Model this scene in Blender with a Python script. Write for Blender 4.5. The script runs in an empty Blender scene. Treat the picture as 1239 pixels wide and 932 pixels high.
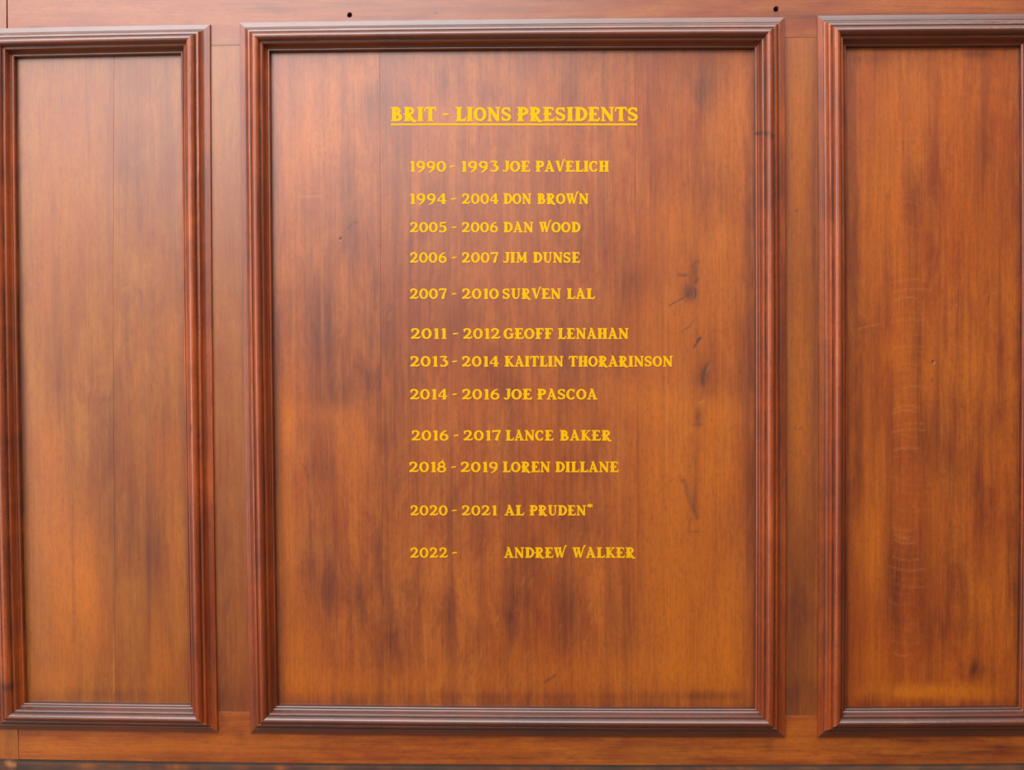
import bpy, math, random
import numpy as np
from mathutils import Matrix, Vector

random.seed(4)
np.random.seed(4)
C = bpy.context.scene.collection

# ------------------------------------------------------------------ camera
S = 0.0012                    # metres per image pixel on the face of the wall
F = 1190.0                    # camera distance from the wall, image pixels
CX, CY = 619.5, 466.0
H0 = 1.45                     # height of the lens above the floor
YAW, PITCH, ROLL = math.radians(1.4134), math.radians(-1.1806), math.radians(0.2718)
K1 = -0.034                   # lens barrel distortion, built into the shape of the wall


def rot(y, p, r):
    cyw, sy = math.cos(y), math.sin(y)
    cp, sp = math.cos(p), math.sin(p)
    cr, sr = math.cos(r), math.sin(r)
    return (np.array([[cyw, -sy, 0], [sy, cyw, 0], [0, 0, 1]])
            @ np.array([[1, 0, 0], [0, cp, -sp], [0, sp, cp]])
            @ np.array([[cr, 0, sr], [0, 1, 0], [-sr, 0, cr]]))


RM = rot(YAW, PITCH, ROLL)
cam_data = bpy.data.cameras.new('camera')
cam = bpy.data.objects.new('camera', cam_data)
C.objects.link(cam)
cam_data.sensor_width = 36.0
cam_data.lens = 36.0 * F / 1239.0
cam_data.clip_start = 0.05
r_, f_, u_ = RM[:, 0], RM[:, 1], RM[:, 2]
cam.matrix_world = Matrix(((r_[0], u_[0], -f_[0], 0), (r_[1], u_[1], -f_[1], -F * S),
                           (r_[2], u_[2], -f_[2], H0), (0, 0, 0, 1)))
bpy.context.scene.camera = cam

# ------------------------------------------------------------------ world, lights, exposure
sc = bpy.context.scene
sc.view_settings.view_transform = 'Standard'
sc.view_settings.look = 'None'
sc.view_settings.exposure = 0.07
sc.view_settings.gamma = 1.0
world = bpy.data.worlds.new('room_light')
sc.world = world
world.use_nodes = True
bg = world.node_tree.nodes['Background']
bg.inputs[0].default_value = (1.0, 0.86, 0.72, 1)
bg.inputs[1].default_value = 0.17


def area(name, loc, target, sx, sy, power, col):
    d = bpy.data.lights.new(name, 'AREA')
    d.shape = 'RECTANGLE'
    d.size, d.size_y, d.energy, d.color = sx, sy, power, col
    o = bpy.data.objects.new(name, d)
    C.objects.link(o)
    o.location = loc
    o.rotation_euler = (Vector(target) - Vector(loc)).to_track_quat('-Z', 'Y').to_euler()
    return o


area('ceiling_light', (-0.2, -1.1, 3.2), (-0.2, -0.6, 1.4), 3.4, 1.5, 58, (1.0, 0.985, 0.97))
area('window_light', (-1.45, -2.6, 3.1), (-1.0, 0, 2.3), 3.0, 2.0, 79, (0.96, 0.98, 1.0))
area('side_window_light', (-2.9, -2.1, 1.35), (0.2, 0, 1.25), 1.0, 1.8, 27, (1.0, 0.97, 0.93))

# ------------------------------------------------------------------ image pixel to wall mapping


def lens_warp(u, v):  # adds the lens barrel distortion to undistorted image pixels
    x, z = (u - CX) / F, (CY - v) / F
    k = 1 + K1 * (x * x + z * z)
    return x * k, z * k


def lens_unwarp(px, py):  # takes the lens barrel distortion out of image pixels
    x, z = (px - CX) / F, (CY - py) / F
    a, b = x, z
    for _ in range(8):
        k = 1 + K1 * (a * a + b * b)
        a, b = x / k, z / k
    return CX + a * F, CY - b * F


def wpt(u, v, h):
    """point of the wall unprojected from undistorted image pixel (u, v), h units proud of the frame; arrays"""
    u, v, h = np.broadcast_arrays(np.asarray(u, float), np.asarray(v, float), np.asarray(h, float))
    x, z = lens_warp(u, v)
    d = x[..., None] * r_ + z[..., None] * u_ + f_
    k = F / d[..., 1]                       # meets the plane of the frame
    P = d * k[..., None]
    X = P[..., 0] * S
    Z = P[..., 2] * S + H0
    return np.stack([X, -h * S, Z], -1)


# ------------------------------------------------------------------ materials
def L(c):
    c = c / 255.0
    return c / 12.92 if c <= 0.04045 else ((c + 0.055) / 1.055) ** 2.4


def rgb(r, g, b):
    return (L(r), L(g), L(b), 1)


def wood(name, direction, light, mid, dark, rough=0.42, coat=0.75, coat_rough=0.34,
         grain=1.0, dirt_shade=(58, 32, 26), streak=1.0, bump=0.25, cior=1.6):
    m = bpy.data.materials.new(name)
    m.use_nodes = True
    nt = m.node_tree
    N, K = nt.nodes, nt.links
    bs = N['Principled BSDF']
    tc = N.new('ShaderNodeTexCoord')
    oi = N.new('ShaderNodeObjectInfo')
    add = N.new('ShaderNodeVectorMath'); add.operation = 'ADD'
    mulr = N.new('ShaderNodeVectorMath'); mulr.operation = 'SCALE'
    comb = N.new('ShaderNodeCombineXYZ')
    for i, s in enumerate((7.3, 3.1, 5.7)):
        mm = N.new('ShaderNodeMath'); mm.operation = 'MULTIPLY'
        mm.inputs[1].default_value = s
        K.new(oi.outputs['Random'], mm.inputs[0]); K.new(mm.outputs[0], comb.inputs[i])
    K.new(tc.outputs['Object'], add.inputs[0]); K.new(comb.outputs[0], add.inputs[1])

    def noise(sa, sl, detail=4, rgh=0.6, dist=0.0):
        mp = N.new('ShaderNodeMapping')
        sc3 = (sa, sa, sl) if direction == 'v' else (sl, sa, sa)
        mp.inputs['Scale'].default_value = sc3
        K.new(add.outputs[0], mp.inputs['Vector'])
        n = N.new('ShaderNodeTexNoise')
        n.inputs['Scale'].default_value = 1.0
        n.inputs['Detail'].default_value = detail
        n.inputs['Roughness'].default_value = rgh
        n.inputs['Distortion'].default_value = dist
        K.new(mp.outputs[0], n.inputs['Vector'])
        return n.outputs['Fac']

    def math_(op, a, b, clamp=False):
        n = N.new('ShaderNodeMath'); n.operation = op; n.use_clamp = clamp
        for i, x in enumerate((a, b)):
            if isinstance(x, (int, float)):
                n.inputs[i].default_value = x
            else:
                K.new(x, n.inputs[i])
        return n.outputs[0]

    def ramp(x, lo, hi):
        n = N.new('ShaderNodeMapRange'); n.clamp = True
        n.inputs['From Min'].default_value = lo; n.inputs['From Max'].default_value = hi
        K.new(x, n.inputs['Value'])
        return n.outputs[0]

    def mix(f, a, b):
        n = N.new('ShaderNodeMix'); n.data_type = 'RGBA'
        for sck, x in ((n.inputs[0], f), (n.inputs[6], a), (n.inputs[7], b)):
            if isinstance(x, (int, float, tuple)):
                sck.default_value = x
            else:
                K.new(x, sck)
        return n.outputs[2]

    at = N.new('ShaderNodeAttribute'); at.attribute_name = 'tone'
    sp = N.new('ShaderNodeSeparateColor'); K.new(at.outputs['Color'], sp.inputs[0])
    aD, aA, aK, aL = sp.outputs[0], sp.outputs[1], sp.outputs[2], at.outputs['Alpha']

    cloud = noise(9, 3.2, 5, 0.62, 0.6)
    stre = noise(48, 2.2, 5, 0.65, 0.3)
    fine = noise(420, 11, 3, 0.7)
    pore = noise(900, 26, 2, 0.6)
    speck = noise(260, 120, 3, 0.7)
    blot = noise(34, 12, 5, 0.7, 0.5)
    mod = math_('ADD', math_('MULTIPLY', ramp(stre, 0.34, 0.66), 0.75), math_('MULTIPLY', ramp(blot, 0.34, 0.66), 0.75))
    sD = math_('MULTIPLY', aD, math_('ADD', mod, 0.12), True)
    sA = math_('MULTIPLY', aA, math_('ADD', math_('MULTIPLY', ramp(blot, 0.3, 0.7), 0.8), 0.45), True)
    c = mix(ramp(cloud, 0.33, 0.68), mid, light)
    c = mix(math_('MULTIPLY', ramp(stre, 0.44, 0.68), 0.50 * streak), c, dark)
    c = mix(math_('MULTIPLY', ramp(blot, 0.42, 0.66), 0.50 * streak), c, rgb(*RED))
    c = mix(sA, c, rgb(*AMBER))
    c = mix(sD, c, dark)
    c = mix(math_('MULTIPLY', ramp(fine, 0.45, 0.75), 0.26 * grain), c, dark)
    c = mix(math_('MULTIPLY', ramp(fine, 0.5, 0.25), 0.22 * grain), c, light)
    c = mix(math_('MULTIPLY', ramp(pore, 0.55, 0.78), 0.30 * grain), c, rgb(*dirt_shade))
    c = mix(math_('MULTIPLY', ramp(speck, 0.48, 0.72), 0.30), c, dark)
    c = mix(aK, c, rgb(*dirt_shade))
    c = mix(math_('MULTIPLY', aL, 0.55), c, rgb(224, 148, 82))
    K.new(c, bs.inputs['Base Color'])
    rr = math_('ADD', math_('MULTIPLY', cloud, 0.16), rough - 0.08)
    rr = math_('ADD', rr, math_('MULTIPLY', aK, 0.2))
    K.new(rr, bs.inputs['Roughness'])
    bs.inputs['IOR'].default_value = 1.5
    bs.inputs['Specular IOR Level'].default_value = 0.5
    bs.inputs['Coat IOR'].default_value = cior
    bs.inputs['Coat Weight'].default_value = coat
    bs.inputs['Coat Roughness'].default_value = coat_rough
    bp = N.new('ShaderNodeBump')
    bp.inputs['Strength'].default_value = bump
    bp.inputs['Distance'].default_value = 0.0006
    K.new(math_('ADD', math_('MULTIPLY', fine, 0.6), math_('MULTIPLY', stre, 1.2)), bp.inputs['Height'])
    K.new(bp.outputs[0], bs.inputs['Normal'])
    K.new(bp.outputs[0], bs.inputs['Coat Normal'])
    return m


AMBER = (202, 106, 8)
RED = (134, 44, 12)
M_BOARD = wood('board_wood', 'v', rgb(188, 100, 24), rgb(166, 78, 15), rgb(94, 40, 24))
M_BOARD_L = wood('pale_board_wood', 'v', rgb(174, 102, 24), rgb(158, 84, 18), rgb(108, 49, 22))
M_BOARD_R = wood('figured_board_wood', 'v', rgb(196, 103, 14), rgb(176, 79, 8), rgb(98, 35, 9))
M_STILE = wood('stile_wood', 'v', rgb(166, 94, 28), rgb(150, 76, 20), rgb(98, 43, 24), streak=.7)
M_RAIL = wood('rail_wood', 'h', rgb(164, 86, 28), rgb(146, 68, 20), rgb(96, 40, 20), streak=1.2)
M_RAILB = wood('bottom_rail_wood', 'h', rgb(194, 106, 30), rgb(174, 82, 20), rgb(100, 42, 20), streak=1.2)
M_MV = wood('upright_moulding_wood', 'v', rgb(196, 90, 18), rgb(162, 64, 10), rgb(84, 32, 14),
            rough=.42, coat=.7, coat_rough=.32, dirt_shade=(40, 20, 16), cior=1.55)
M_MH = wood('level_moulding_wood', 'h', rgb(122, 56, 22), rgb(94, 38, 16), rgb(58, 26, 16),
            rough=.40, coat=1.0, coat_rough=.34, cior=1.75, dirt_shade=(40, 20, 16))
M_LEDGE = wood('worn_ledge_wood', 'h', rgb(118, 84, 58), rgb(84, 60, 46), rgb(52, 42, 38),
               rough=.8, coat=0, dirt_shade=(40, 34, 32))


def plain(name, col, rough=.6, metallic=0.0, spec=.5):
    m = bpy.data.materials.new(name)
    m.use_nodes = True
    nt = m.node_tree
    b = nt.nodes['Principled BSDF']
    n = nt.nodes.new('ShaderNodeTexNoise'); n.inputs['Scale'].default_value = 60
    mx = nt.nodes.new('ShaderNodeMix'); mx.data_type = 'RGBA'
    mx.inputs[6].default_value = col
    mx.inputs[7].default_value = (col[0] * .96, col[1] * .94, col[2] * .9, 1)
    nt.links.new(n.outputs['Fac'], mx.inputs[0])
    nt.links.new(mx.outputs[2], b.inputs['Base Color'])
    b.inputs['Roughness'].default_value = rough
    b.inputs['Metallic'].default_value = metallic
    b.inputs['Specular IOR Level'].default_value = spec
    return m


M_GOLD = plain('yellow_letter_paint', (0.86, 0.45, 0.001, 1), .7, 0, .12)
M_FLOOR = plain('floor_wood', rgb(120, 82, 56), .5)
M_PLASTER = plain('cream_plaster', rgb(206, 192, 170), .8)


# ------------------------------------------------------------------ mesh helpers
def link(name, V, faces, mat, parent=None, tone=None, origin=None, smooth=False):
    V = np.asarray(V, float).reshape(-1, 3)
    o0 = np.zeros(3) if origin is None else np.asarray(origin, float)
    me = bpy.data.meshes.new(name)
    faces = np.asarray(faces, np.int32)
    nf = len(faces)
    k = faces.shape[1]
    me.vertices.add(len(V))
    me.vertices.foreach_set('co', (V - o0).ravel())
    me.loops.add(nf * k)
    me.loops.foreach_set('vertex_index', faces.ravel())
    me.polygons.add(nf)
    me.polygons.foreach_set('loop_start', np.arange(0, nf * k, k, dtype=np.int32))
    me.polygons.foreach_set('use_smooth', np.full(nf, smooth))
    me.update(calc_edges=True)
    me.validate()
    if tone is not None:
        a = me.attributes.new('tone', 'FLOAT_COLOR', 'POINT')
        a.data.foreach_set('color', np.clip(tone, 0, 1).reshape(-1, 4).astype(np.float32).ravel())
    me.materials.append(mat)
    o = bpy.data.objects.new(name, me)
    C.objects.link(o)
    if parent is not None:
        o.parent = parent
        o.location = Vector(o0) - parent.location
    else:
        o.location = o0
    return o


def empty(name, loc):
    o = bpy.data.objects.new(name, None)
    o.empty_display_size = 0.05
    o.location = loc
    C.objects.link(o)
    return o


def grid_faces(n, m):
    i = np.arange((n - 1) * (m - 1))
    r, c = i // (m - 1), i % (m - 1)
    a = r * m + c
    return np.stack([a, a + 1, a + m + 1, a + m], 1)


def slab(name, quad, h, thick, mat, parent, step=2.0, marks=(), edge=0.5, dirt_edge=0.0, chamfer=0.18):
    """a flat board with corner image pixels TL, TR, BL, BR, its face h proud,
    its four edges eased and its sides returned; marks paint wear and press dents"""
    TL, TR, BL, BR = [np.array(lens_unwarp(*q)) for q in quad]
    nw = max(4, int(max(np.linalg.norm(TR - TL), np.linalg.norm(BR - BL)) / step))
    nh = max(4, int(max(np.linalg.norm(BL - TL), np.linalg.norm(BR - TR)) / step))
    s = np.r_[0, 0, np.linspace(0, 1, nw), 1, 1]
    t = np.r_[0, 0, np.linspace(0, 1, nh), 1, 1]
    W = np.linalg.norm(TR - TL); Hh = np.linalg.norm(BL - TL)
    s[2] = chamfer / W; s[-3] = 1 - chamfer / W
    t[2] = chamfer / Hh; t[-3] = 1 - chamfer / Hh
    T_, S_ = np.meshgrid(t, s, indexing='ij')
    uv = ((1 - T_) * (1 - S_))[..., None] * TL + ((1 - T_) * S_)[..., None] * TR \
        + (T_ * (1 - S_))[..., None] * BL + (T_ * S_)[..., None] * BR
    U, Vv = uv[..., 0], uv[..., 1]
    hh = np.full(U.shape, float(h))
    ri = np.zeros(U.shape, int)
    n0, n1 = U.shape
    rr = np.minimum(np.minimum(np.arange(n0)[:, None], n0 - 1 - np.arange(n0)[:, None]) + 0 * ri,
                    np.minimum(np.arange(n1)[None, :], n1 - 1 - np.arange(n1)[None, :]) + 0 * ri)
    hh[rr == 0] -= thick
    hh[rr == 1] -= chamfer
    tone = np.zeros(U.shape + (4,))
    x, z = lens_warp(U, Vv)
    PX, PY = CX + x * F, CY - z * F
    if dirt_edge:
        de = np.minimum(np.minimum(S_ * W, (1 - S_) * W), np.minimum(T_ * Hh, (1 - T_) * Hh * 0.8))
        tone[..., 0] += dirt_edge * np.exp(-(de / 6.0) ** 1.3)
        tone[..., 2] += 0.7 * dirt_edge * np.exp(-(de / 1.8) ** 2)
    for mk in marks:
        kind = mk[0]
        if kind in 'DAKL':
            _, cx, cy, rx, ry, st = mk[:6]
            g = np.exp(-((PX - cx) / rx) ** 2 - ((PY - cy) / ry) ** 2) * st
            tone[..., 'DAKL'.index(kind)] += g
        elif kind == 'hole':
            _, cx, cy, r, dep = mk
            d = np.hypot(PX - cx, PY - cy)
            hh -= dep * np.clip((r + .6 - d) / 1.2, 0, 1)
            tone[..., 2] += np.clip((r + 1.2 - d) / 1.4, 0, 1)
        elif kind in ('line', 'Lline', 'Dline'):       # crack / scratch along a polyline
            _, pts, w, st, dep = mk
            dmin = np.full(U.shape, 1e9)
            for (ax, ay), (bx, by) in zip(pts[:-1], pts[1:]):
                ex, ey = bx - ax, by - ay
                q = np.clip(((PX - ax) * ex + (PY - ay) * ey) / (ex * ex + ey * ey + 1e-9), 0, 1)
                dmin = np.minimum(dmin, np.hypot(PX - ax - q * ex, PY - ay - q * ey))
            g = np.exp(-(dmin / w) ** 2)
            ch = {'line': 2, 'Lline': 3, 'Dline': 0}[kind]
            tone[..., ch] += g * st
            hh -= 0.12 * dep * g
    V = wpt(U, Vv, hh)
    org = V[n0 // 2, n1 // 2].copy()
    return link(name, V, grid_faces(n0, n1)[:, ::-1], mat, parent, tone, org)


# moulding profile: (distance in from the outer edge, height above the frame, crevice dirt plus shade painted beside the bead)
PROFILE = [(0, -1, .6), (0.1, 2.4, .5), (0.4, 3.0, .25), (3.2, 3.5, .2), (6.2, 3.95, .3), (7.0, 3.8, .8), (7.4, 4.0, .5),
           (8.3, 4.5, .3), (9.4, 5.6, .2), (10.3, 7.0, .1), (10.9, 8.8, 0), (11.2, 9.6, 0),
           (12.0, 9.9, 0), (13.5, 10.1, .35), (14.3, 9.6, .95), (14.9, 10.4, .7), (15.6, 12.2, .1),
           (16.8, 13.7, 0), (18.3, 14.8, 0), (20.0, 15.2, 0), (21.7, 14.8, 0), (23.2, 13.6, .1),
           (24.4, 11.9, .45), (25.1, 10.1, .8), (25.4, 9.1, .95), (25.9, 9.0, .8), (26.6, 9.4, .1),
           (27.6, 9.0, .1), (28.5, 7.4, .2), (29.0, 5.4, .3), (29.5, 3.4, .5), (30.2, 1.9, .4), (31.2, 1.0, .3),
           (31.7, .3, .95), (32.2, .8, .3), (33.0, .7, 0), (33.8, .1, .2), (34.2, -2.0, .8), (34.4, -8.0, 1)]
PR = np.array(PROFILE)
PT = PR[:, 0] / 34.4


def moulding(o1, o2, i1, i2, mat, parent, marks=(), seed=0):
    """one mitred length between outer corners o1-o2 and inner corners i1-i2 (image pixels)"""
    o1, o2, i1, i2 = [np.array(lens_unwarp(*q)) for q in (o1, o2, i1, i2)]
    n = max(20, int(np.linalg.norm(o2 - o1) / 2))
    q = np.linspace(0, 1, n)[:, None, None]
    t = PT[None, :, None]
    A = o1 + (i1 - o1) * t
    B = o2 + (i2 - o2) * t
    uv = A + (B - A) * q
    rs = np.random.RandomState(seed)
    wob = np.convolve(rs.randn(n + 80), np.ones(23) / 14, 'same')[40:40 + n]
    hh = np.broadcast_to(PR[:, 1][None, :], uv.shape[:2]).copy()
    hh[:, 12:30] += wob[:, None] * .25
    tone = np.zeros(uv.shape[:2] + (4,))
    wear = np.convolve(rs.randn(n + 20), np.ones(17) / 9, 'same')[10:10 + n]
    tone[..., 2] = PR[:, 2][None, :] * .8 * np.clip(.9 + .5 * wear[:, None], .3, 1.2)
    tone[..., 0] = np.clip(.12 + .3 * np.convolve(rs.randn(n + 40), np.ones(39) / 15, 'same')[20:20 + n], 0, 1)[:, None]
    x, z = lens_warp(uv[..., 0], uv[..., 1])
    PX, PY = CX + x * F, CY - z * F
    for kind, cx, cy, rx, ry, st in marks:
        tone[..., 'DAKL'.index(kind)] += st * np.exp(-((PX - cx) / rx) ** 2 - ((PY - cy) / ry) ** 2)
    V = wpt(uv[..., 0], uv[..., 1], hh)
    org = V[n // 2, 19].copy()
    f = grid_faces(n, len(PR))
    return link('moulding', V, f, mat, parent, tone, org, smooth=False)


def tag(o, label=None, category=None, group=None, kind=None):
    for k, v in (('label', label), ('category', category), ('group', group), ('kind', kind)):
        if v:
            o[k] = v


def ext(p, q, x):
    """where the straight timber edge through p and q reaches x"""
    a, b = np.array(lens_unwarp(*p)), np.array(lens_unwarp(*q))
    lo, hi = -2.0, 3.0
    for _ in range(50):
        m = (lo + hi) / 2
        g = a + (b - a) * m
        if CX + lens_warp(*g)[0] * F < x:
            lo = m
        else:
            hi = m
    z = lens_warp(*g)
    return (CX + z[0] * F, CY - z[1] * F)


TOPJ = ((270, 54.5), (968, 45.5))
BOTJ = ((280, 861.5), (965, 866.2))
LEDJ = ((285, 923.0), (960, 925.9))


def off(p, d):
    return (p[0], p[1] + d)


# ------------------------------------------------------------------ the wall frame (setting)
wall = empty('wall_back', (0, 0, 0))
tag(wall, 'varnished brown timber frame of stiles and rails around the panels', kind='structure')

# left edge post, full height
slab('stile', [(-800, -140), (7.7, -140), (-800, 921), (22.6, 921)], 0.0, 26, M_STILE, wall, 4,
     [('A', 2, 900, 30, 30, .4), ('D', 10, 700, 8, 80, .3), ('K', 14, 889, 7, 4, .3)])
# top rail
top_marks = [('hole', 423, 18, 2.2, 12), ('hole', 939, 11, 2.4, 12), ('K', 527, 15.5, 2.5, 1.2, .7),
             ('K', 901, 3, 5, 1.8, .4), ('D', 320, 10, 30, 20, .5), ('D', 275, 8, 15, 6, .2),
             ('K', 940, 17, 3, 3, .3), ('D', 1000, 20, 60, 4, .5), ('D', 1150, 19, 100, 4, .7),
             ('L', 150, 12, 90, 10, .12), ('L', 720, 10, 90, 8, .10), ('D', 480, 21, 60, 3, .4),
             ('D', 660, 22, 80, 3, .4), ('D', 40, 33, 12, 3, .6), ('A', 1150, 5, 90, 10, .4),
             ('line', [(10, 35), (60, 34)], .8, .4, 0), ('Dline', [(350, 2), (470, 6)], 1.2, .5, 0),
             ('Dline', [(560, -2), (800, 3)], 1.2, .3, 0), ('Dline', [(1000, 5), (1239, 12)], 1.4, .4, 0)]
slab('rail', [(7.2, -140), (1263.8, -140), ext(*TOPJ, 9.9), ext(*TOPJ, 1263.8)], 0.0, 26, M_RAIL, wall, 1.0, top_marks)
# the two stiles between the panels
slab('stile', [off(ext(*TOPJ, 240), .12), off(ext(*TOPJ, 303), .12), off(ext(*BOTJ, 250), -.12), off(ext(*BOTJ, 313), -.12)], 0.0, 26, M_STILE, wall, 1.5,
     [('hole', 295.2, 227, 1.0, 3), ('D', 296, 400, 4, 90, .8), ('D', 272, 700, 8, 90, .5),
      ('D', 280, 845, 30, 20, .5), ('D', 269, 850, 5, 60, .5), ('L', 275, 120, 12, 60, .10),
      ('line', [(257, 56), (291, 55)], .7, .6, .3)])
slab('stile', [off(ext(*TOPJ, 936), .12), off(ext(*TOPJ, 1000), .12), off(ext(*BOTJ, 937), -.12), off(ext(*BOTJ, 1000), -.12)], 0.0, 26, M_STILE, wall, 1.5,
     [('K', 964, 255, 2.2, 1.1, .7), ('K', 967.5, 519, 1.5, 1.5, .5), ('K', 962, 518, 1.4, 1.2, .6),
      ('K', 970, 518, 1.5, 1.2, .5), ('D', 951, 300, 2.5, 400, .6), ('D', 985, 300, 3, 400, .5),
      ('A', 966, 160, 10, 130, .6), ('A', 968, 480, 10, 150, .6), ('D', 968, 740, 14, 100, .7),
      ('D', 968, 846, 30, 25, .6)])
# right edge post, out of the frame
slab('stile', [(1264, -140), (2000, -140), (1264, 926), (2000, 926)], 0.0, 26, M_STILE, wall, 6)
# bottom rail
bot = [('D', 292, 892, 8, 10, .5), ('D', 268, 870, 4, 12, .5), ('K', 250, 899, 4, 1.2, .4),
       ('A', 150, 905, 90, 8, .6), ('A', 60, 905, 30, 10, .5), ('A', 275, 900, 60, 9, .35),
       ('L', 90, 908, 50, 5, .10), ('L', 300, 903, 50, 6, .10), ('A', 960, 895, 60, 16, .4),
       ('D', 930, 902, 6, 12, .4), ('D', 1100, 897, 40, 4, .5), ('D', 1210, 905, 12, 4, .6),
       ('D', 1180, 912, 60, 3, .4), ('K', 967, 909, 1.5, 1.5, .6), ('D', 700, 895, 60, 4, .3),
       ('D', 640, 915, 60, 4, .4), ('A', 640, 906, 80, 6, .35), ('A', 1120, 905, 60, 5, .4)]
for k in range(46):
    a = random.uniform(330, 1200); b = random.uniform(891, 920); ln = random.uniform(25, 90)
    bot.append(('Dline', [(a, b), (a + ln / 2, b + random.uniform(-.6, .6)), (a + ln, b + random.uniform(-.8, .8))],
                random.uniform(.5, .9), random.uniform(.25, .6), 0))
slab('rail', [ext(*BOTJ, 21.9), ext(*BOTJ, 1263.8), off(ext(*LEDJ, 22.75), -.1), off(ext(*LEDJ, 1263.8), -.1)], 0.0, 26, M_RAILB, wall, 1.5, bot)
# backing behind the boards and the plain wall past the panelling
P0 = wpt(-1400, -150, -26)


def box(name, lo, hi, mat, parent=None):
    x0, y0, z0 = lo; x1, y1, z1 = hi
    V = [(x0, y0, z0), (x1, y0, z0), (x1, y1, z0), (x0, y1, z0), (x0, y0, z1), (x1, y0, z1), (x1, y1, z1), (x0, y1, z1)]
    Fc = [(0, 3, 2, 1), (4, 5, 6, 7), (0, 1, 5, 4), (1, 2, 6, 5), (2, 3, 7, 6), (3, 0, 4, 7)]
    return link(name, V, Fc, mat, parent, np.zeros((8, 4)), ((x0 + x1) / 2, (y0 + y1) / 2, z0))


box('backing', (-1.9, .033, 0.3), (1.9, .06, 3.0), M_STILE, wall)
box('skirting', (-1.9, -.004, 0.0), (1.9, .033, .83), M_STILE, wall)
box('frieze', (-1.9, 0, 2.172), (1.9, .033, 3.0), M_RAIL, wall)
fl = box('floor', (-3, -3.4, -.05), (3, .06, 0), M_FLOOR)
tag(fl, kind='structure')

# worn ledge along the foot of the frame
tl = empty('trim_1', (0, 0, 0))
tag(tl, 'dark worn ledge running along the foot of the panelling', kind='structure')
LP = [(0, -2), (.1, 2.2), (.8, 3.4), (2.2, 4.0), (5, 4.2), (9, 4.4), (14, 4.4), (22, 4.6), (40, 4.6), (60, 4.6), (60.5, -2)]
for (xa, ya), (xb, yb), mk in ((ext(*LEDJ, -800), ext(*LEDJ, 22.6), 1), (ext(*LEDJ, 22.8), ext(*LEDJ, 2000), 0)):
    a = np.array(lens_unwarp(xa, ya)); b = np.array(lens_unwarp(xb, yb))
    n = int((xb - xa) / 3)
    q = np.linspace(0, 1, n)[:, None]
    base = a + (b - a) * q
    lp = np.array(LP)
    U = base[:, 0][:, None] + 0 * lp[None, :, 0]
    Vv = base[:, 1][:, None] + lp[None, :, 0]
    tone = np.zeros(U.shape + (4,))
    tone[:, :3, 2] = .75
    tone[..., 0] = np.clip(.3 + .3 * np.convolve(np.random.randn(n + 20), np.ones(9) / 5, 'same')[10:10 + n], 0, 1)[:, None]
    if mk:
        for (cx, cy, r) in ((3, 929, 3), (12, 930, 2.4), (20, 931, 2), (7, 931, 3)):
            tone[..., 3] += .9 * np.exp(-((U - cx) / r) ** 2 - ((Vv - cy) / r) ** 2)
    else:
        for k in range(60):
            cx = random.uniform(22, 1239); tone[..., 1] += .25 * np.exp(-((U - cx) / 9) ** 2 - ((Vv - 931) / 3) ** 2)
    V = wpt(U, Vv, lp[None, :, 1] + 0 * U)
    link('ledge_board', V, grid_faces(n, len(LP)), M_LEDGE, tl, tone, V[n // 2, 4].copy())

# ------------------------------------------------------------------ the three framed panels
GR = 'framed panels set in the timber wall'


def frame(root, oc, ic, seed, marks=((), (), (), ())):
    oTL, oTR, oBL, oBR = oc
    iTL, iTR, iBL, iBR = ic
    moulding(oTL, oTR, iTL, iTR, M_MH, root, marks[0], seed)            # top
    moulding(oBR, oBL, iBR, iBL, M_MH, root, marks[1], seed + 1)        # bottom
    moulding(oBL, oTL, iBL, iTL, M_MV, root, marks[2], seed + 2)        # left
    moulding(oTR, oBR, iTR, iBR, M_MV, root, marks[3], seed + 3)        # right


def boards(root, ic, joints, mat, marks, h=-6.0):
    iTL, iTR, iBL, iBR = ic
    xt = [iTL[0] - 5] + [j[0] for j in joints] + [iTR[0] + 5]
    xb = [iBL[0] - 5] + [j[1] for j in joints] + [iBR[0] + 5]

    def yt(x): return iTL[1] - 4 + (iTR[1] - iTL[1]) * (x - iTL[0]) / (iTR[0] - iTL[0])
    def yb(x): return iBL[1] + 4 + (iBR[1] - iBL[1]) * (x - iBL[0]) / (iBR[0] - iBL[0])
    for k in range(len(xt) - 1):
        g = .05
        q = [(xt[k] + g, yt(xt[k])), (xt[k + 1] - g, yt(xt[k + 1])), (xb[k] + g, yb(xb[k])), (xb[k + 1] - g, yb(xb[k + 1]))]
        slab('board', q, h, 12, mat, root, 2.0, marks, chamfer=.12)


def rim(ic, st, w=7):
    """darker band along the inner edge of a frame"""
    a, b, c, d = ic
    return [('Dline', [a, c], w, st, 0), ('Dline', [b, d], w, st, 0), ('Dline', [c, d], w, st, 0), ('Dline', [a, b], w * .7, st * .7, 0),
            ('line', [a, c], 2.6, st * .8, 0), ('line', [b, d], 2.4, st * .5, 0), ('line', [a, b], 2.5, st * .6, 0)]


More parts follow.
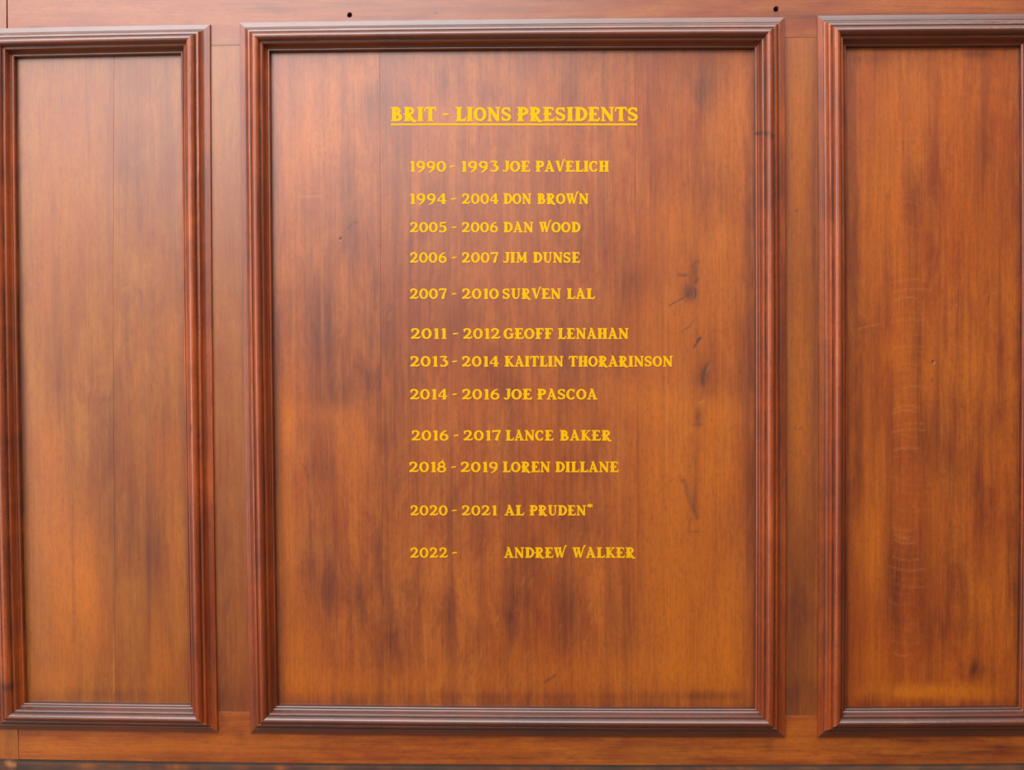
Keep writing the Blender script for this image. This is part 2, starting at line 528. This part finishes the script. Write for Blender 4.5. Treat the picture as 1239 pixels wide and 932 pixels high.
# left panel
oL = [(-17.5, 35.5), (255.2, 30.3), (-4.0, 881.5), (264.0, 885.5)]
iL = [(17.6, 69.2), (218.3, 65.0), (30.3, 850.5), (229.8, 853.2)]
pl = empty('framed_panel', wpt(130, 885, 0).tolist())
tag(pl, 'narrow plain wooden panel left of the panel with yellow lettering, glued from two boards', 'panel', GR)
mkL = rim(iL, .35, 5) + [
    ('A', 60, 330, 22, 160, .3), ('A', 58, 540, 20, 50, .55), ('A', 88, 740, 38, 80, .85), ('A', 60, 640, 30, 60, .6),
    ('A', 100, 690, 20, 60, .4), ('A', 190, 800, 26, 60, .6), ('A', 200, 560, 18, 80, .35), ('A', 100, 250, 30, 120, .2),
    ('A', 208, 395, 8, 40, .35), ('A', 205, 680, 12, 60, .5), ('A', 60, 830, 40, 20, .4),
    ('D', 160, 200, 22, 55, .40), ('D', 128, 500, 14, 40, .50), ('D', 147, 360, 8, 50, .35), ('D', 180, 365, 30, 16, .25),
    ('D', 175, 660, 24, 70, .45), ('D', 170, 800, 22, 40, .3), ('D', 60, 420, 12, 40, .2), ('D', 180, 95, 24, 18, .3),
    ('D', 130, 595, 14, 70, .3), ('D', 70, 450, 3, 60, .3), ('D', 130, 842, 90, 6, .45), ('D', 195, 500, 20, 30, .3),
    ('D', 134, 640, 4, 150, .35), ('K', 126, 419, .9, 2.6, .7), ('K', 71, 298, 1, 1.5, .6),
    ('L', 130, 230, 10, 60, .10), ('Lline', [(135, 770), (135.5, 840)], .8, .3, 0),
    ('line', [(20, 200), (22, 420), (25, 620)], 1.4, .5, 0)]
for k in range(16):
    a = random.uniform(40, 215); b = random.uniform(90, 700); ln = random.uniform(60, 220)
    mkL.append(('Dline', [(a, b), (a + ln * .013, b + ln)], random.uniform(1.5, 4), random.uniform(.1, .28), 0))
boards(pl, iL, [(135.6, 137.6)], M_BOARD_L, mkL)
frame(pl, oL, iL, 11, ((), (), [('K', 14, 828, 9, 5, .7), ('D', 10, 850, 10, 30, .6)], [('K', 236, 518, 2, 6, .8), ('A', 223, 450, 4, 120, .3)]))

# centre panel
oC = [(290.6, 28.3), (948.5, 21.8), (303.3, 886.6), (949.2, 891.2)]
iC = [(326.6, 62.2), (913.0, 58.2), (335.3, 854.2), (913.6, 857.8)]
pc = empty('framed_panel', wpt(626, 890, 0).tolist())
tag(pc, 'wide wooden panel in the middle carrying the yellow list of years and names', 'panel', GR)
mkC = rim(iC, .45, 6) + [
    # dark, purplish patches
    ('D', 455, 115, 22, 32, .60), ('D', 538, 95, 10, 24, .45), ('D', 495, 70, 60, 10, .15), ('D', 690, 112, 16, 24, .45),
    ('D', 590, 115, 20, 20, .25), ('D', 850, 95, 26, 26, .60), ('D', 853, 118, 16, 24, .35), ('D', 700, 80, 60, 20, .25),
    ('D', 430, 270, 44, 60, .40), ('D', 470, 180, 20, 60, .25), ('D', 380, 400, 34, 60, .50), ('D', 450, 430, 26, 80, .60),
    ('D', 455, 360, 8, 60, .4), ('D', 415, 480, 30, 24, .45), ('D', 530, 240, 30, 30, .3), ('D', 690, 240, 26, 40, .30),
    ('D', 690, 300, 24, 30, .35), ('D', 690, 420, 24, 60, .45), ('D', 762, 330, 14, 50, .35), ('D', 600, 465, 26, 24, .40),
    ('D', 780, 345, 24, 14, .30), ('D', 560, 380, 40, 40, .22), ('D', 500, 450, 20, 50, .35), ('D', 390, 570, 14, 20, .35),
    ('D', 460, 560, 12, 60, .3), ('D', 480, 560, 16, 80, .35), ('D', 455, 660, 12, 60, .50), ('D', 395, 725, 14, 30, .42),
    ('D', 385, 690, 26, 40, .45), ('D', 432, 735, 12, 40, .60), ('D', 480, 755, 26, 60, .50), ('D', 538, 745, 12, 26, .60),
    ('D', 560, 800, 30, 40, .25), ('D', 620, 745, 12, 70, .65), ('D', 614, 540, 10, 60, .45), ('D', 640, 690, 24, 50, .45),
    ('D', 690, 740, 16, 50, .40), ('D', 540, 600, 40, 26, .35), ('D', 560, 640, 24, 30, .35), ('D', 700, 560, 40, 40, .25),
    ('D', 755, 740, 14, 60, .40), ('D', 700, 640, 30, 30, .30), ('D', 870, 470, 30, 20, .2), ('D', 862, 410, 8, 40, .2),
    ('D', 905, 500, 5, 300, .45), ('D', 860, 230, 20, 40, .35), ('D', 455, 790, 18, 60, .35), ('D', 350, 380, 6, 50, .2),
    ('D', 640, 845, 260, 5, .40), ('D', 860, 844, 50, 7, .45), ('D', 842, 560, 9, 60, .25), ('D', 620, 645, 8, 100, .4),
    # warm patches
    ('A', 366, 170, 14, 60, .40), ('A', 352, 210, 10, 40, .40), ('A', 880, 160, 24, 70, .40), ('A', 815, 265, 30, 40, .50),
    ('A', 810, 380, 50, 50, .45), ('A', 880, 320, 24, 80, .35), ('A', 346, 510, 10, 40, .80), ('A', 345, 640, 12, 100, .70),
    ('A', 358, 800, 24, 60, .65), ('A', 400, 500, 50, 12, .45), ('A', 425, 540, 24, 44, .40), ('A', 350, 430, 8, 60, .3),
    ('A', 850, 500, 60, 24, .55), ('A', 870, 560, 36, 60, .50), ('A', 800, 560, 26, 70, .45), ('A', 760, 480, 60, 26, .35),
    ('A', 840, 650, 60, 300, .35), ('A', 810, 720, 40, 130, .50), ('A', 880, 770, 26, 80, .65), ('A', 760, 815, 130, 26, .40), ('A', 580, 820, 120, 20, .30),
    ('A', 420, 830, 80, 18, .40), ('A', 660, 520, 60, 40, .2), ('A', 560, 480, 40, 20, .25),
    # greyish bloom of the old varnish
    ('L', 385, 88, 34, 20, .10), ('L', 360, 110, 18, 20, .10), ('L', 640, 85, 24, 24, .10), ('L', 530, 70, 30, 8, .10),
    # knots and cracks on the right-hand board
    ('K', 836, 355, 7, 7.5, .45), ('D', 836, 352, 11, 12, .5), ('K', 832, 357, 3, 3.5, .3), ('line', [(829, 351), (832, 346), (838, 346), (842, 350)], 1.1, .3, 0),
    ('line', [(841, 361), (843.5, 356), (842, 349)], 1.0, .6, .5), ('line', [(829, 360), (820, 365), (811, 369.5)], .9, .75, .7),
    ('line', [(846, 337), (842, 342)], 1.8, .65, .6), ('line', [(839, 323), (842, 317), (847, 315), (848, 319)], 1.1, .55, .5),
    ('D', 842, 328, 6, 12, .6), ('line', [(822, 332), (830, 333)], 1.4, .55, .4), ('D', 826, 332.5, 6, 2, .5),
    ('line', [(839, 389), (837, 394), (826, 401)], 1.2, .45, .5), ('line', [(849, 409), (845, 414), (841, 420)], 1.2, .85, .8),
    ('line', [(845, 412), (847, 410)], 1.8, .6, .6),
    ('line', [(859, 441), (854, 449), (851, 458), (852, 466)], 2.2, .55, .8), ('D', 853, 452, 6, 16, .6),
    ('Lline', [(861, 440), (856, 450)], 1.0, .35, -.3), ('Lline', [(847, 488), (853, 485)], 1.1, .45, -.4),
    ('line', [(852, 470), (850, 486)], 1.4, .3, .3), ('D', 847, 505, 7, 12, .5), ('line', [(840, 515), (850, 514)], 1.6, .4, .4),
    ('Lline', [(838, 518), (824, 530), (820, 555), (827, 575)], 3, .12, 0),
    ('line', [(828, 582), (834, 600), (842, 620), (845, 628)], 2.4, .45, .6), ('D', 838, 606, 6, 20, .5),
    ('line', [(837, 628), (834, 644), (847, 645)], 1.0, .45, .4), ('Lline', [(832, 592), (838, 610)], 1.0, .2, -.2),
    ('line', [(659, 828), (665, 824), (672, 819)], 1.2, .7, .6), ('K', 660, 465, 1.5, 1.5, .6),
    # small marks on the left-hand board
    ('line', [(422, 274), (425, 270), (432, 268)], .9, .65, .4), ('line', [(413, 281), (422, 274)], .7, .4, .2),
    ('hole', 411.5, 288, .9, .8), ('K', 409, 286.5, 1.6, 1.2, .5), ('K', 458, 296.5, 2, 1.2, .6), ('K', 380, 292, 2.5, 1, .35),
    ('Lline', [(361, 237), (386, 236.5)], 1.0, .30, 0), ('K', 455, 154, 1.6, 1.6, .5),
    ('line', [(366, 563), (373, 580)], .9, .55, .3),
    ('line', [(458.4, 64), (458.8, 98)], .8, .2, 0), ('Dline', [(495, 130), (496, 560)], 1.2, .4, .2),
    ('Lline', [(499, 560), (518, 850)], 1.0, .12, 0)]
# bands of straight grain, and short slanting flecks where the board is cut on the quarter
for (a0, a1, n) in ((352, 372, 8), (480, 512, 10), (720, 745, 7), (860, 905, 6), (372, 450, 8), (540, 700, 10), (780, 850, 8)):
    for k in range(n):
        a = random.uniform(a0, a1); b = random.uniform(70, 500); ln = random.uniform(120, 420)
        mkC.append((random.choice(['Dline', 'Dline', 'Lline']), [(a, b), (a + ln * .006, b + ln)], random.uniform(.8, 1.3),
                    random.uniform(.08, .25), 0))
for k in range(190):
    a = random.uniform(468, 720); b = random.uniform(250, 840); ln = random.uniform(5, 14)
    mkC.append((random.choice(['Dline', 'Lline']), [(a, b), (a + ln * .45, b - ln)], 1.0, random.uniform(.08, .26), 0))
boards(pc, iC, [(458.6, 463.0), (768.5, 772.6)], M_BOARD, mkC)
frame(pc, oC, iC, 23, ((), [('K', 626, 869, 1.0, 5, 1.0)], [('A', 302, 430, 3, 120, .4)],
                       [('K', 915.5, 161.5, 3.2, 1.4, 1), ('K', 921, 163, 3.5, 1.2, 1), ('K', 926, 165, 3, 1.5, 1), ('K', 931, 168, 2, 2.6, 1)]))

# right panel
oR = [(988.0, 19.6), (1272, 17.5), (988.6, 891.2), (1267, 889.5)]
iR = [(1024.0, 56.3), (1235.2, 55.2), (1024.2, 857.3), (1232.6, 855.8)]
pr = empty('framed_panel', wpt(1128, 890, 0).tolist())
tag(pr, 'narrow dark orange wooden panel at the right with rippled pale figure in its grain', 'panel', GR)
mkR = rim(iR, .4, 6) + [
    ('A', 1075, 240, 26, 90, .5), ('A', 1058, 660, 18, 60, .75), ('A', 1052, 470, 10, 120, .35), ('A', 1066, 560, 16, 60, .4),
    ('A', 1110, 838, 60, 9, .75), ('A', 1175, 838, 22, 10, .6), ('A', 1190, 260, 24, 90, .35), ('A', 1202, 730, 14, 90, .45),
    ('A', 1115, 450, 24, 70, .45), ('A', 1060, 800, 14, 40, .5), ('A', 1120, 840, 90, 8, .5), ('A', 1170, 470, 16, 60, .25),
    ('A', 1130, 600, 9, 130, .35), ('A', 1100, 120, 50, 40, .25),
    ('D', 1114, 430, 8, 60, .5), ('D', 1115, 540, 20, 30, .40), ('D', 1128, 350, 9, 60, .4), ('D', 1088, 720, 12, 60, .5),
    ('D', 1165, 560, 30, 50, .35), ('D', 1140, 500, 60, 30, .25), ('D', 1044, 430, 12, 80, .55), ('D', 1040, 570, 9, 40, .5),
    ('D', 1186, 814, 13, 13, .85), ('D', 1150, 760, 40, 26, .35), ('D', 1195, 630, 14, 70, .5), ('D', 1110, 690, 24, 60, .35),
    ('D', 1195, 190, 9, 60, .45), ('D', 1110, 240, 14, 40, .4), ('D', 1045, 70, 30, 6, .4), ('D', 1180, 64, 22, 4, .6),
    ('D', 1135, 250, 5, 140, .35), ('D', 1039, 300, 6, 200, .4), ('D', 1215, 440, 6, 80, .3), ('D', 1080, 640, 5, 200, .3),
    ('D', 1225, 700, 6, 150, .45), ('D', 1060, 845, 14, 12, .4), ('D', 1160, 700, 16, 40, .35),
    ('hole', 1131.5, 438, 1.1, 1.2), ('K', 1130.5, 460, 1.2, 2.4, .7), ('L', 1160, 369, 1.4, 1.2, .5),
    ('Lline', [(1032, 166), (1060, 165.5), (1113, 166)], .8, .25, 0), ('Lline', [(1125, 166), (1140, 165)], .8, .15, 0),
    ('Lline', [(1040, 398), (1050, 395.5), (1066, 392)], .9, .4, 0), ('Lline', [(1194, 360), (1200, 355), (1208, 353.5)], .9, .2, 0),
    ('K', 1036, 156, 1, 2.4, .4), ('K', 1126, 128, 1.2, 2, .3)]
for k in range(46):                     # pale ripples across the grain
    b = 330 + k * 10.2 + random.uniform(-3, 3)
    a = 1084 + random.uniform(-6, 6); ln = random.uniform(18, 46)
    st = random.choice([.06, .1, .16, .24]) * 1.3
    bend = 5 if b > 560 else -4
    mkR.append(('Lline', [(a, b), (a + ln * .3, b + bend * .8), (a + ln * .7, b + bend), (a + ln, b + bend * .6)], 1.0, st, 0))
for k in range(46):
    b = 180 + k * 13.0 + random.uniform(-4, 4)
    a = random.choice([1095, 1140, 1150, 1160]) + random.uniform(-6, 6); ln = random.uniform(14, 34)
    mkR.append(('Lline', [(a, b), (a + ln * .5, b + 3), (a + ln, b + 7)], 1.0, random.uniform(.04, .13), 0))
for k in range(12):
    a = random.uniform(1040, 1225); b = random.uniform(70, 600); ln = random.uniform(80, 240)
    mkR.append(('Dline', [(a, b), (a, b + ln)], random.uniform(1.5, 4), random.uniform(.12, .3), 0))
boards(pr, iR, [(1137.5, 1138.5)], M_BOARD_R, mkR)
frame(pr, oR, iR, 37, ((), [('L', 1090, 870, 14, 1.2, .35), ('K', 1100, 866, 3, 1, .6)], [('A', 994, 400, 4, 300, .4)], ()))

# ------------------------------------------------------------------ lettering
# each glyph is a set of pen strokes [(x, y, width) ...] on a cap height of 1; y up
V_, T_ = .26, .12             # stem and hair widths


def arc(cx, cy, rx, ry, a0, a1, w0, w1=None, n=9):
    """curved stroke, angles in degrees, heavy at the sides (w0) and thin at top and bottom (w1)"""
    w1 = w0 if w1 is None else w1
    r = []
    for i in range(n):
        a = math.radians(a0 + (a1 - a0) * i / (n - 1))
        k = abs(math.cos(a)) ** 1.3
        r.append((cx + rx * math.cos(a), cy + ry * math.sin(a), w1 + (w0 - w1) * k))
    return r


def stem(x, y0=.0, y1=1.0, w=V_, sl=.09, top=True, bot=True):
    r = [[(x, y0, w), (x, y1, w)]]
    if bot:
        r.append([(x - w / 2 - sl, y0 + .04, .09), (x + w / 2 + sl, y0 + .04, .09)])
    if top:
        r.append([(x - w / 2 - sl, y1 - .04, .09), (x + w / 2 + sl, y1 - .04, .09)])
    return r


def bowl(x, cy, rx, ry, w=.21):
    return [arc(x, cy, rx, ry, 90, -90, w, T_)]


G = {
    '0': (.84, [arc(.40, .49, .29, .44, 0, 360, .19, .11, 21)]),
    '1': (.56, [[(.32, 0, .21), (.32, .98, .21)], [(.10, .86, .07), (.32, .94, .13)], [(.14, .04, .09), (.50, .04, .09)]]),
    '2': (.84, [arc(.36, .70, .25, .24, 165, -20, .18, .11, 11), [(.60, .62, .19), (.46, .38, .15), (.12, .10, .10)],
                [(.06, .08, .15), (.36, .11, .15), (.58, .07, .13), (.74, .14, .10), (.76, .26, .08)], [(.12, .72, .17), (.18, .66, .14)]]),
    '3': (.80, [[(.10, .93, .10), (.36, .95, .12), (.62, .92, .12)], [(.62, .92, .10), (.34, .60, .10)],
                arc(.34, .32, .30, .28, 88, -130, .20, .11, 12), [(.14, .14, .15), (.20, .18, .13)]]),
    '4': (.82, [[(.54, 0, .21), (.54, 1.0, .19)], [(.52, .98, .09), (.06, .32, .09)], [(.05, .30, .10), (.78, .30, .10)],
                [(.38, .04, .08), (.70, .04, .08)]]),
    '5': (.80, [[(.18, .92, .13), (.46, .93, .13), (.70, .97, .10)], [(.19, .92, .10), (.16, .56, .10)],
                arc(.33, .33, .30, .29, 125, -140, .20, .11, 12), [(.12, .14, .15), (.18, .18, .13)]]),
    '6': (.82, [arc(.40, .31, .27, .27, 0, 360, .17, .11, 17), [(.62, .97, .07), (.40, .88, .12), (.20, .66, .17), (.14, .38, .18)]]),
    '7': (.78, [[(.06, .93, .13), (.36, .92, .15), (.68, .97, .11)], [(.68, .95, .09), (.48, .54, .15), (.36, .0, .23)],
                [(.08, .94, .09), (.06, .76, .07)]]),
    '8': (.80, [arc(.38, .73, .22, .21, 0, 360, .15, .10, 15), arc(.38, .27, .28, .24, 0, 360, .18, .10, 17)]),
    '9': (.82, [arc(.39, .66, .26, .27, 0, 360, .17, .11, 17), [(.65, .62, .18), (.60, .30, .17), (.40, .04, .11), (.20, -.08, .06)]]),
    '-': (.70, [[(.14, .44, .08), (.32, .49, .11), (.56, .51, .07)]]),
    '*': (.50, [[(.24, .78, .09), (.24, 1.16, .09)], [(.07, .88, .08), (.41, 1.06, .08)], [(.07, 1.06, .08), (.41, .88, .08)]]),
    'A': (.96, [[(.48, 1.02, .12), (.18, .06, .11)], [(.44, 1.02, .15), (.74, .04, .23)], [(.02, .04, .09), (.36, .04, .09)],
                [(.55, .04, .09), (.95, .04, .09)], [(.24, .32, .07), (.42, .30, .12), (.64, .36, .09)], [(.30, .98, .08), (.50, 1.0, .10)]]),
    'B': (.88, stem(.28) + bowl(.36, .73, .26, .22, .20) + bowl(.36, .28, .36, .24, .22) +
          [[(.16, .50, .08), (.42, .50, .10)], [(.28, .95, .09), (.40, .95, .09)], [(.28, .05, .09), (.40, .05, .09)]]),
    'C': (.86, [arc(.44, .49, .33, .45, 48, 318, .22, .11, 15), [(.68, .98, .09), (.70, .66, .09)], [(.66, .16, .08), (.74, .26, .08)]]),
    'D': (.94, stem(.28) + bowl(.38, .50, .44, .45, .22) + [[(.28, .95, .10), (.42, .95, .10)], [(.28, .05, .10), (.42, .05, .10)]]),
    'E': (.86, stem(.28, sl=.11) + [[(.28, .95, .10), (.72, .95, .10)], [(.70, .98, .09), (.75, .76, .07)], [(.06, .50, .08), (.58, .50, .10)],
                                   [(.56, .62, .08), (.56, .38, .08)], [(.28, .05, .10), (.78, .05, .12)], [(.74, .03, .10), (.84, .24, .07)]]),
    'F': (.80, stem(.28, sl=.11) + [[(.28, .95, .10), (.72, .95, .10)], [(.70, .98, .09), (.75, .74, .07)], [(.06, .50, .08), (.56, .50, .10)],
                                   [(.55, .62, .08), (.55, .38, .08)]]),
    'G': (.92, [arc(.44, .49, .33, .45, 48, 318, .22, .11, 15), [(.68, .98, .09), (.70, .68, .09)], [(.72, .46, .18), (.72, .06, .18)],
                [(.52, .46, .09), (.90, .46, .09)]]),
    'H': (.98, stem(.26, sl=.08) + stem(.74, sl=.08) + [[(.10, .46, .08), (.90, .54, .10)]]),
    'I': (.50, stem(.25)),
    'J': (.62, [[(.42, .24, .22), (.42, 1.0, .22)], [(.20, .96, .09), (.60, .96, .09)], [(.42, .26, .20), (.34, .08, .16), (.14, .04, .12), (.02, .16, .10)]]),
    'K': (.96, stem(.28, sl=.11) + [[(.34, .44, .09), (.74, .95, .09)], [(.62, .96, .08), (.90, .96, .08)], [(.42, .56, .13), (.78, .05, .22)],
                                   [(.68, .04, .08), (.98, .04, .08)]]),
    'L': (.80, stem(.28, sl=.11) + [[(.28, .05, .10), (.72, .05, .13)], [(.68, .03, .10), (.80, .28, .07)]]),
    'M': (1.12, [[(.20, 0, .10), (.24, .98, .10)], [(.88, 0, .22), (.84, .98, .20)], [(.22, .98, .18), (.54, .18, .20)],
                 [(.54, .14, .09), (.84, .96, .10)], [(.04, .04, .08), (.36, .04, .08)], [(.70, .04, .09), (1.06, .04, .09)],
                 [(.06, .96, .09), (.30, .96, .09)], [(.80, .96, .09), (1.02, .96, .09)]]),
    'N': (1.0, [[(.20, 0, .11), (.20, .98, .11)], [(.80, -.02, .13), (.80, 1.0, .11)], [(.18, .96, .20), (.80, .06, .24)],
                [(.04, .04, .09), (.36, .04, .09)], [(.04, .96, .09), (.26, .96, .09)], [(.64, .96, .09), (.97, .96, .09)]]),
    'O': (.94, [arc(.46, .49, .34, .44, 0, 360, .22, .11, 23)]),
    'P': (.84, stem(.28) + bowl(.38, .71, .34, .24, .21) + [[(.28, .95, .09), (.40, .95, .09)], [(.04, .47, .08), (.42, .47, .09)]]),
    'R': (.94, stem(.28) + bowl(.38, .72, .30, .23, .20) + [[(.28, .95, .09), (.40, .95, .09)], [(.04, .49, .08), (.42, .49, .10)],
                                                           [(.42, .48, .14), (.62, .12, .21), (.74, -.02, .16), (.92, -.02, .09)]]),
    'S': (.78, [arc(.37, .71, .25, .22, 35, 250, .17, .10, 11), [(.24, .57, .17), (.40, .48, .19), (.56, .38, .18)],
                arc(.37, .29, .25, .23, 40, -145, .18, .10, 10), [(.60, .98, .08), (.63, .68, .09)], [(.10, .32, .09), (.12, .02, .08)]]),
    'T': (.86, [[(.43, 0, .23), (.43, 1.0, .23)], [(.24, .04, .09), (.62, .04, .09)], [(.08, .94, .12), (.78, .96, .11)],
                [(.10, .98, .09), (.03, .70, .07)], [(.76, 1.0, .09), (.83, .72, .07)]]),
    'U': (.96, [[(.26, .98, .22), (.26, .34, .22), (.32, .12, .17), (.50, .03, .12), (.68, .10, .10), (.76, .32, .10), (.76, .98, .10)],
                [(.06, .96, .09), (.46, .96, .09)], [(.60, .96, .09), (.92, .96, .09)]]),
    'V': (.92, [[(.22, .96, .23), (.48, .02, .16)], [(.48, .0, .10), (.74, .92, .10), (.84, 1.10, .12), (.94, 1.18, .06)],
                [(.02, .96, .09), (.42, .96, .09)]]),
    'W': (1.22, [[(.20, .96, .23), (.40, .02, .15)], [(.40, .02, .09), (.60, .92, .09)], [(.56, .96, .21), (.78, .02, .15)],
                 [(.78, .0, .10), (1.02, .92, .10), (1.12, 1.12, .13), (1.24, 1.22, .06)], [(.02, .96, .09), (.74, .96, .09)]]),
}


def stroke_mesh(VV, FF, pts, fu, base_h, top_h):
    P = np.array([(x, y) for x, y, w in pts], float)
    Wd = np.array([w * 1.06 + .015 for x, y, w in pts], float)
    d = np.gradient(P, axis=0)
    d /= np.linalg.norm(d, axis=1)[:, None] + 1e-9
    nrm = np.stack([-d[:, 1], d[:, 0]], 1)
    horiz = abs(d[:, 0:1])
    A = P + nrm * Wd[:, None] / 2
    B = P - nrm * Wd[:, None] / 2
    b0 = len(VV)
    n = len(P)
    for k in range(n):
        for q, h in ((A[k], base_h), (A[k], top_h), (B[k], top_h), (B[k], base_h)):
            VV.append((*fu(q), h))
    for k in range(n - 1):
        a = b0 + 4 * k
        for i in range(3):
            FF.append((a + i, a + i + 1, a + 5 + i, a + 4 + i))
    e = b0 + 4 * (n - 1)
    FF.append((b0, b0 + 3, b0 + 2, b0 + 1))
    FF.append((e, e + 1, e + 2, e + 3))


def word(text, x0, x1, ytop, ybot, VV, FF):
    """write text so that its ink spans x0-x1 between the cap line and the base line"""
    adv = 0; glyphs = []; lo = 1e9; hi = -1e9
    for ch in text:
        w, st = G[ch]
        for s in st:
            for x, y, wd in s:
                ext = wd / 2 if s[0][0] == s[-1][0] else .02
                lo = min(lo, adv + x - ext); hi = max(hi, adv + x + ext)
        glyphs.append((adv, st)); adv += w + .02
    k = (x1 - x0) / (hi - lo)
    ch_ = ybot - ytop
    for n, (ad, st) in enumerate(glyphs):
        for j, s in enumerate(st):
            fu = lambda q, ad=ad: lens_unwarp(x0 + (ad + q[0] - lo) * k, ybot - q[1] * ch_)
            stroke_mesh(VV, FF, s, fu, -6.05, -5.62 + .0015 * j)


def inscription(label, words, name='lettering'):
    VV, FF = [], []
    for wd in words:
        word(*wd, VV, FF)
    a = np.array(VV)
    V = wpt(a[:, 0], a[:, 1], a[:, 2])
    org = V.mean(0)
    o = link(name, V, FF, M_GOLD, pc, None, org)
    o['label'] = label
    return o


D0 = 546.0
inscription('yellow heading in decorative capitals', [('BRIT', 472, 527.5, 128.3, 145), ('-', 535, 543, 128.3, 145),
            ('LIONS', 550.5, 617, 128.3, 145), ('PRESIDENTS', 625.2, 771, 128.3, 145)])
a = [lens_unwarp(x, y) for x in np.linspace(472, 771.5, 30) for y in (148.2, 150.2)]
uu = np.array(a)
Vt = wpt(uu[:, 0], uu[:, 1], -5.62); Vb = wpt(uu[:, 0], uu[:, 1], -6.05)
VV = np.concatenate([Vt, Vb]); FF = []
for i in range(29):
    p = 2 * i
    FF += [(p, p + 1, p + 3, p + 2), (p, p + 2, p + 62, p + 60), (p + 1, p + 61, p + 63, p + 3)]
ul = link('underline', VV, FF, M_GOLD, pc, None, VV.mean(0))
ul['label'] = 'thin yellow line under the heading'

LINES = [
    (193.7, 206.6, ('1990', 495.3, 539), (543.3, 550.8), ('1993', 557.7, 601.8), [('JOE', 608, 641.8), ('PAVELICH', 647.7, 737.4)]),
    (233.2, 245.8, ('1994', 495.3, 540), (545.2, 552.2), ('2004', 558.5, 603), [('DON', 609, 643), ('BROWN', 650, 712.8)]),
    (268.0, 280.3, ('2005', 495.3, 539.8), (546, 552.2), ('2006', 558.3, 602.2), [('DAN', 609, 645.5), ('WOOD', 652, 702.6)]),
    (304.7, 317.3, ('2006', 495.3, 539.8), (546, 552.2), ('2007', 558.3, 602.6), [('JIM', 608.5, 638.2), ('DUNSE', 645, 702.3)]),
    (348.8, 361.3, ('2007', 495.3, 539.8), (546, 552.2), ('2010', 558.5, 603.2), [('SURVEN', 608.5, 679), ('LAL', 685.7, 720.4)]),
    (397.1, 409.9, ('2011', 496.4, 540), (547, 554), ('2012', 560, 604.8), [('GEOFF', 610.5, 669), ('LENAHAN', 675, 761.3)]),
    (431.0, 443.6, ('2013', 495.5, 540.5), (546.2, 553), ('2014', 558.5, 603.5), [('KAITLIN', 610, 682), ('THORARINSON', 688.5, 814.9)]),
    (471.0, 483.6, ('2014', 495.5, 541), (546.4, 553), ('2016', 558.7, 604), [('JOE', 609.5, 644), ('PASCOA', 649.8, 723.6)]),
    (521.2, 533.6, ('2016', 497.2, 542), (548, 554.5), ('2017', 560.3, 605.6), [('LANCE', 611.5, 670), ('BAKER', 677.5, 740.6)]),
    (559.5, 572.0, ('2018', 494.3, 539.3), (545.2, 551.6), ('2019', 557, 602), [('LOREN', 608, 666), ('DILLANE', 672, 749.2)]),
    (612.5, 624.7, ('2020', 495.8, 541), (546, 552.6), ('2021', 558.3, 601.2), [('AL', 610, 634.5), ('PRUDEN', 640.5, 709.6), ('*', 710.6, 717.6)]),
    (663.8, 676.2, ('2022', 495.8, 541), (546.4, 552.8), None, [('ANDREW', 609.5, 686), ('WALKER', 692.5, 769.4)]),
]
for (yt, yb, d1, da, d2, names) in LINES:
    ws = [(d1[0], d1[1], d1[2], yt, yb), ('-', da[0], da[1], yt, yb)]
    if d2:
        ws.append((d2[0], d2[1], d2[2], yt, yb))
    lab = 'yellow years %s to %s' % (d1[0], d2[0]) if d2 else 'yellow year 2022 with an open dash'
    inscription(lab, ws, 'year_lettering')
    inscription('yellow name beside the years %s' % d1[0] + (' to ' + d2[0] if d2 else ''),
                [(t, xa, xb, yt, yb) for (t, xa, xb) in names], 'name_lettering')
VV, FF = [], []
stroke_mesh(VV, FF, [(0, 0, .12), (1, 1, .16)], lambda q: lens_unwarp(533.4 + q[0] * 2.6, 558.6 - q[1] * 3.2), -6.05, -5.62)
stroke_mesh(VV, FF, [(0, 0, .12), (1, 0, .16)], lambda q: lens_unwarp(533.2 + q[0] * 3.4, 558.9 - q[1] * 9.2), -6.05, -5.62)
a = np.array(VV); V = wpt(a[:, 0], a[:, 1], a[:, 2])
o = link('paint_tick', V, FF, M_GOLD, pc, None, V.mean(0))
o['label'] = 'small yellow tick above the figure 8'
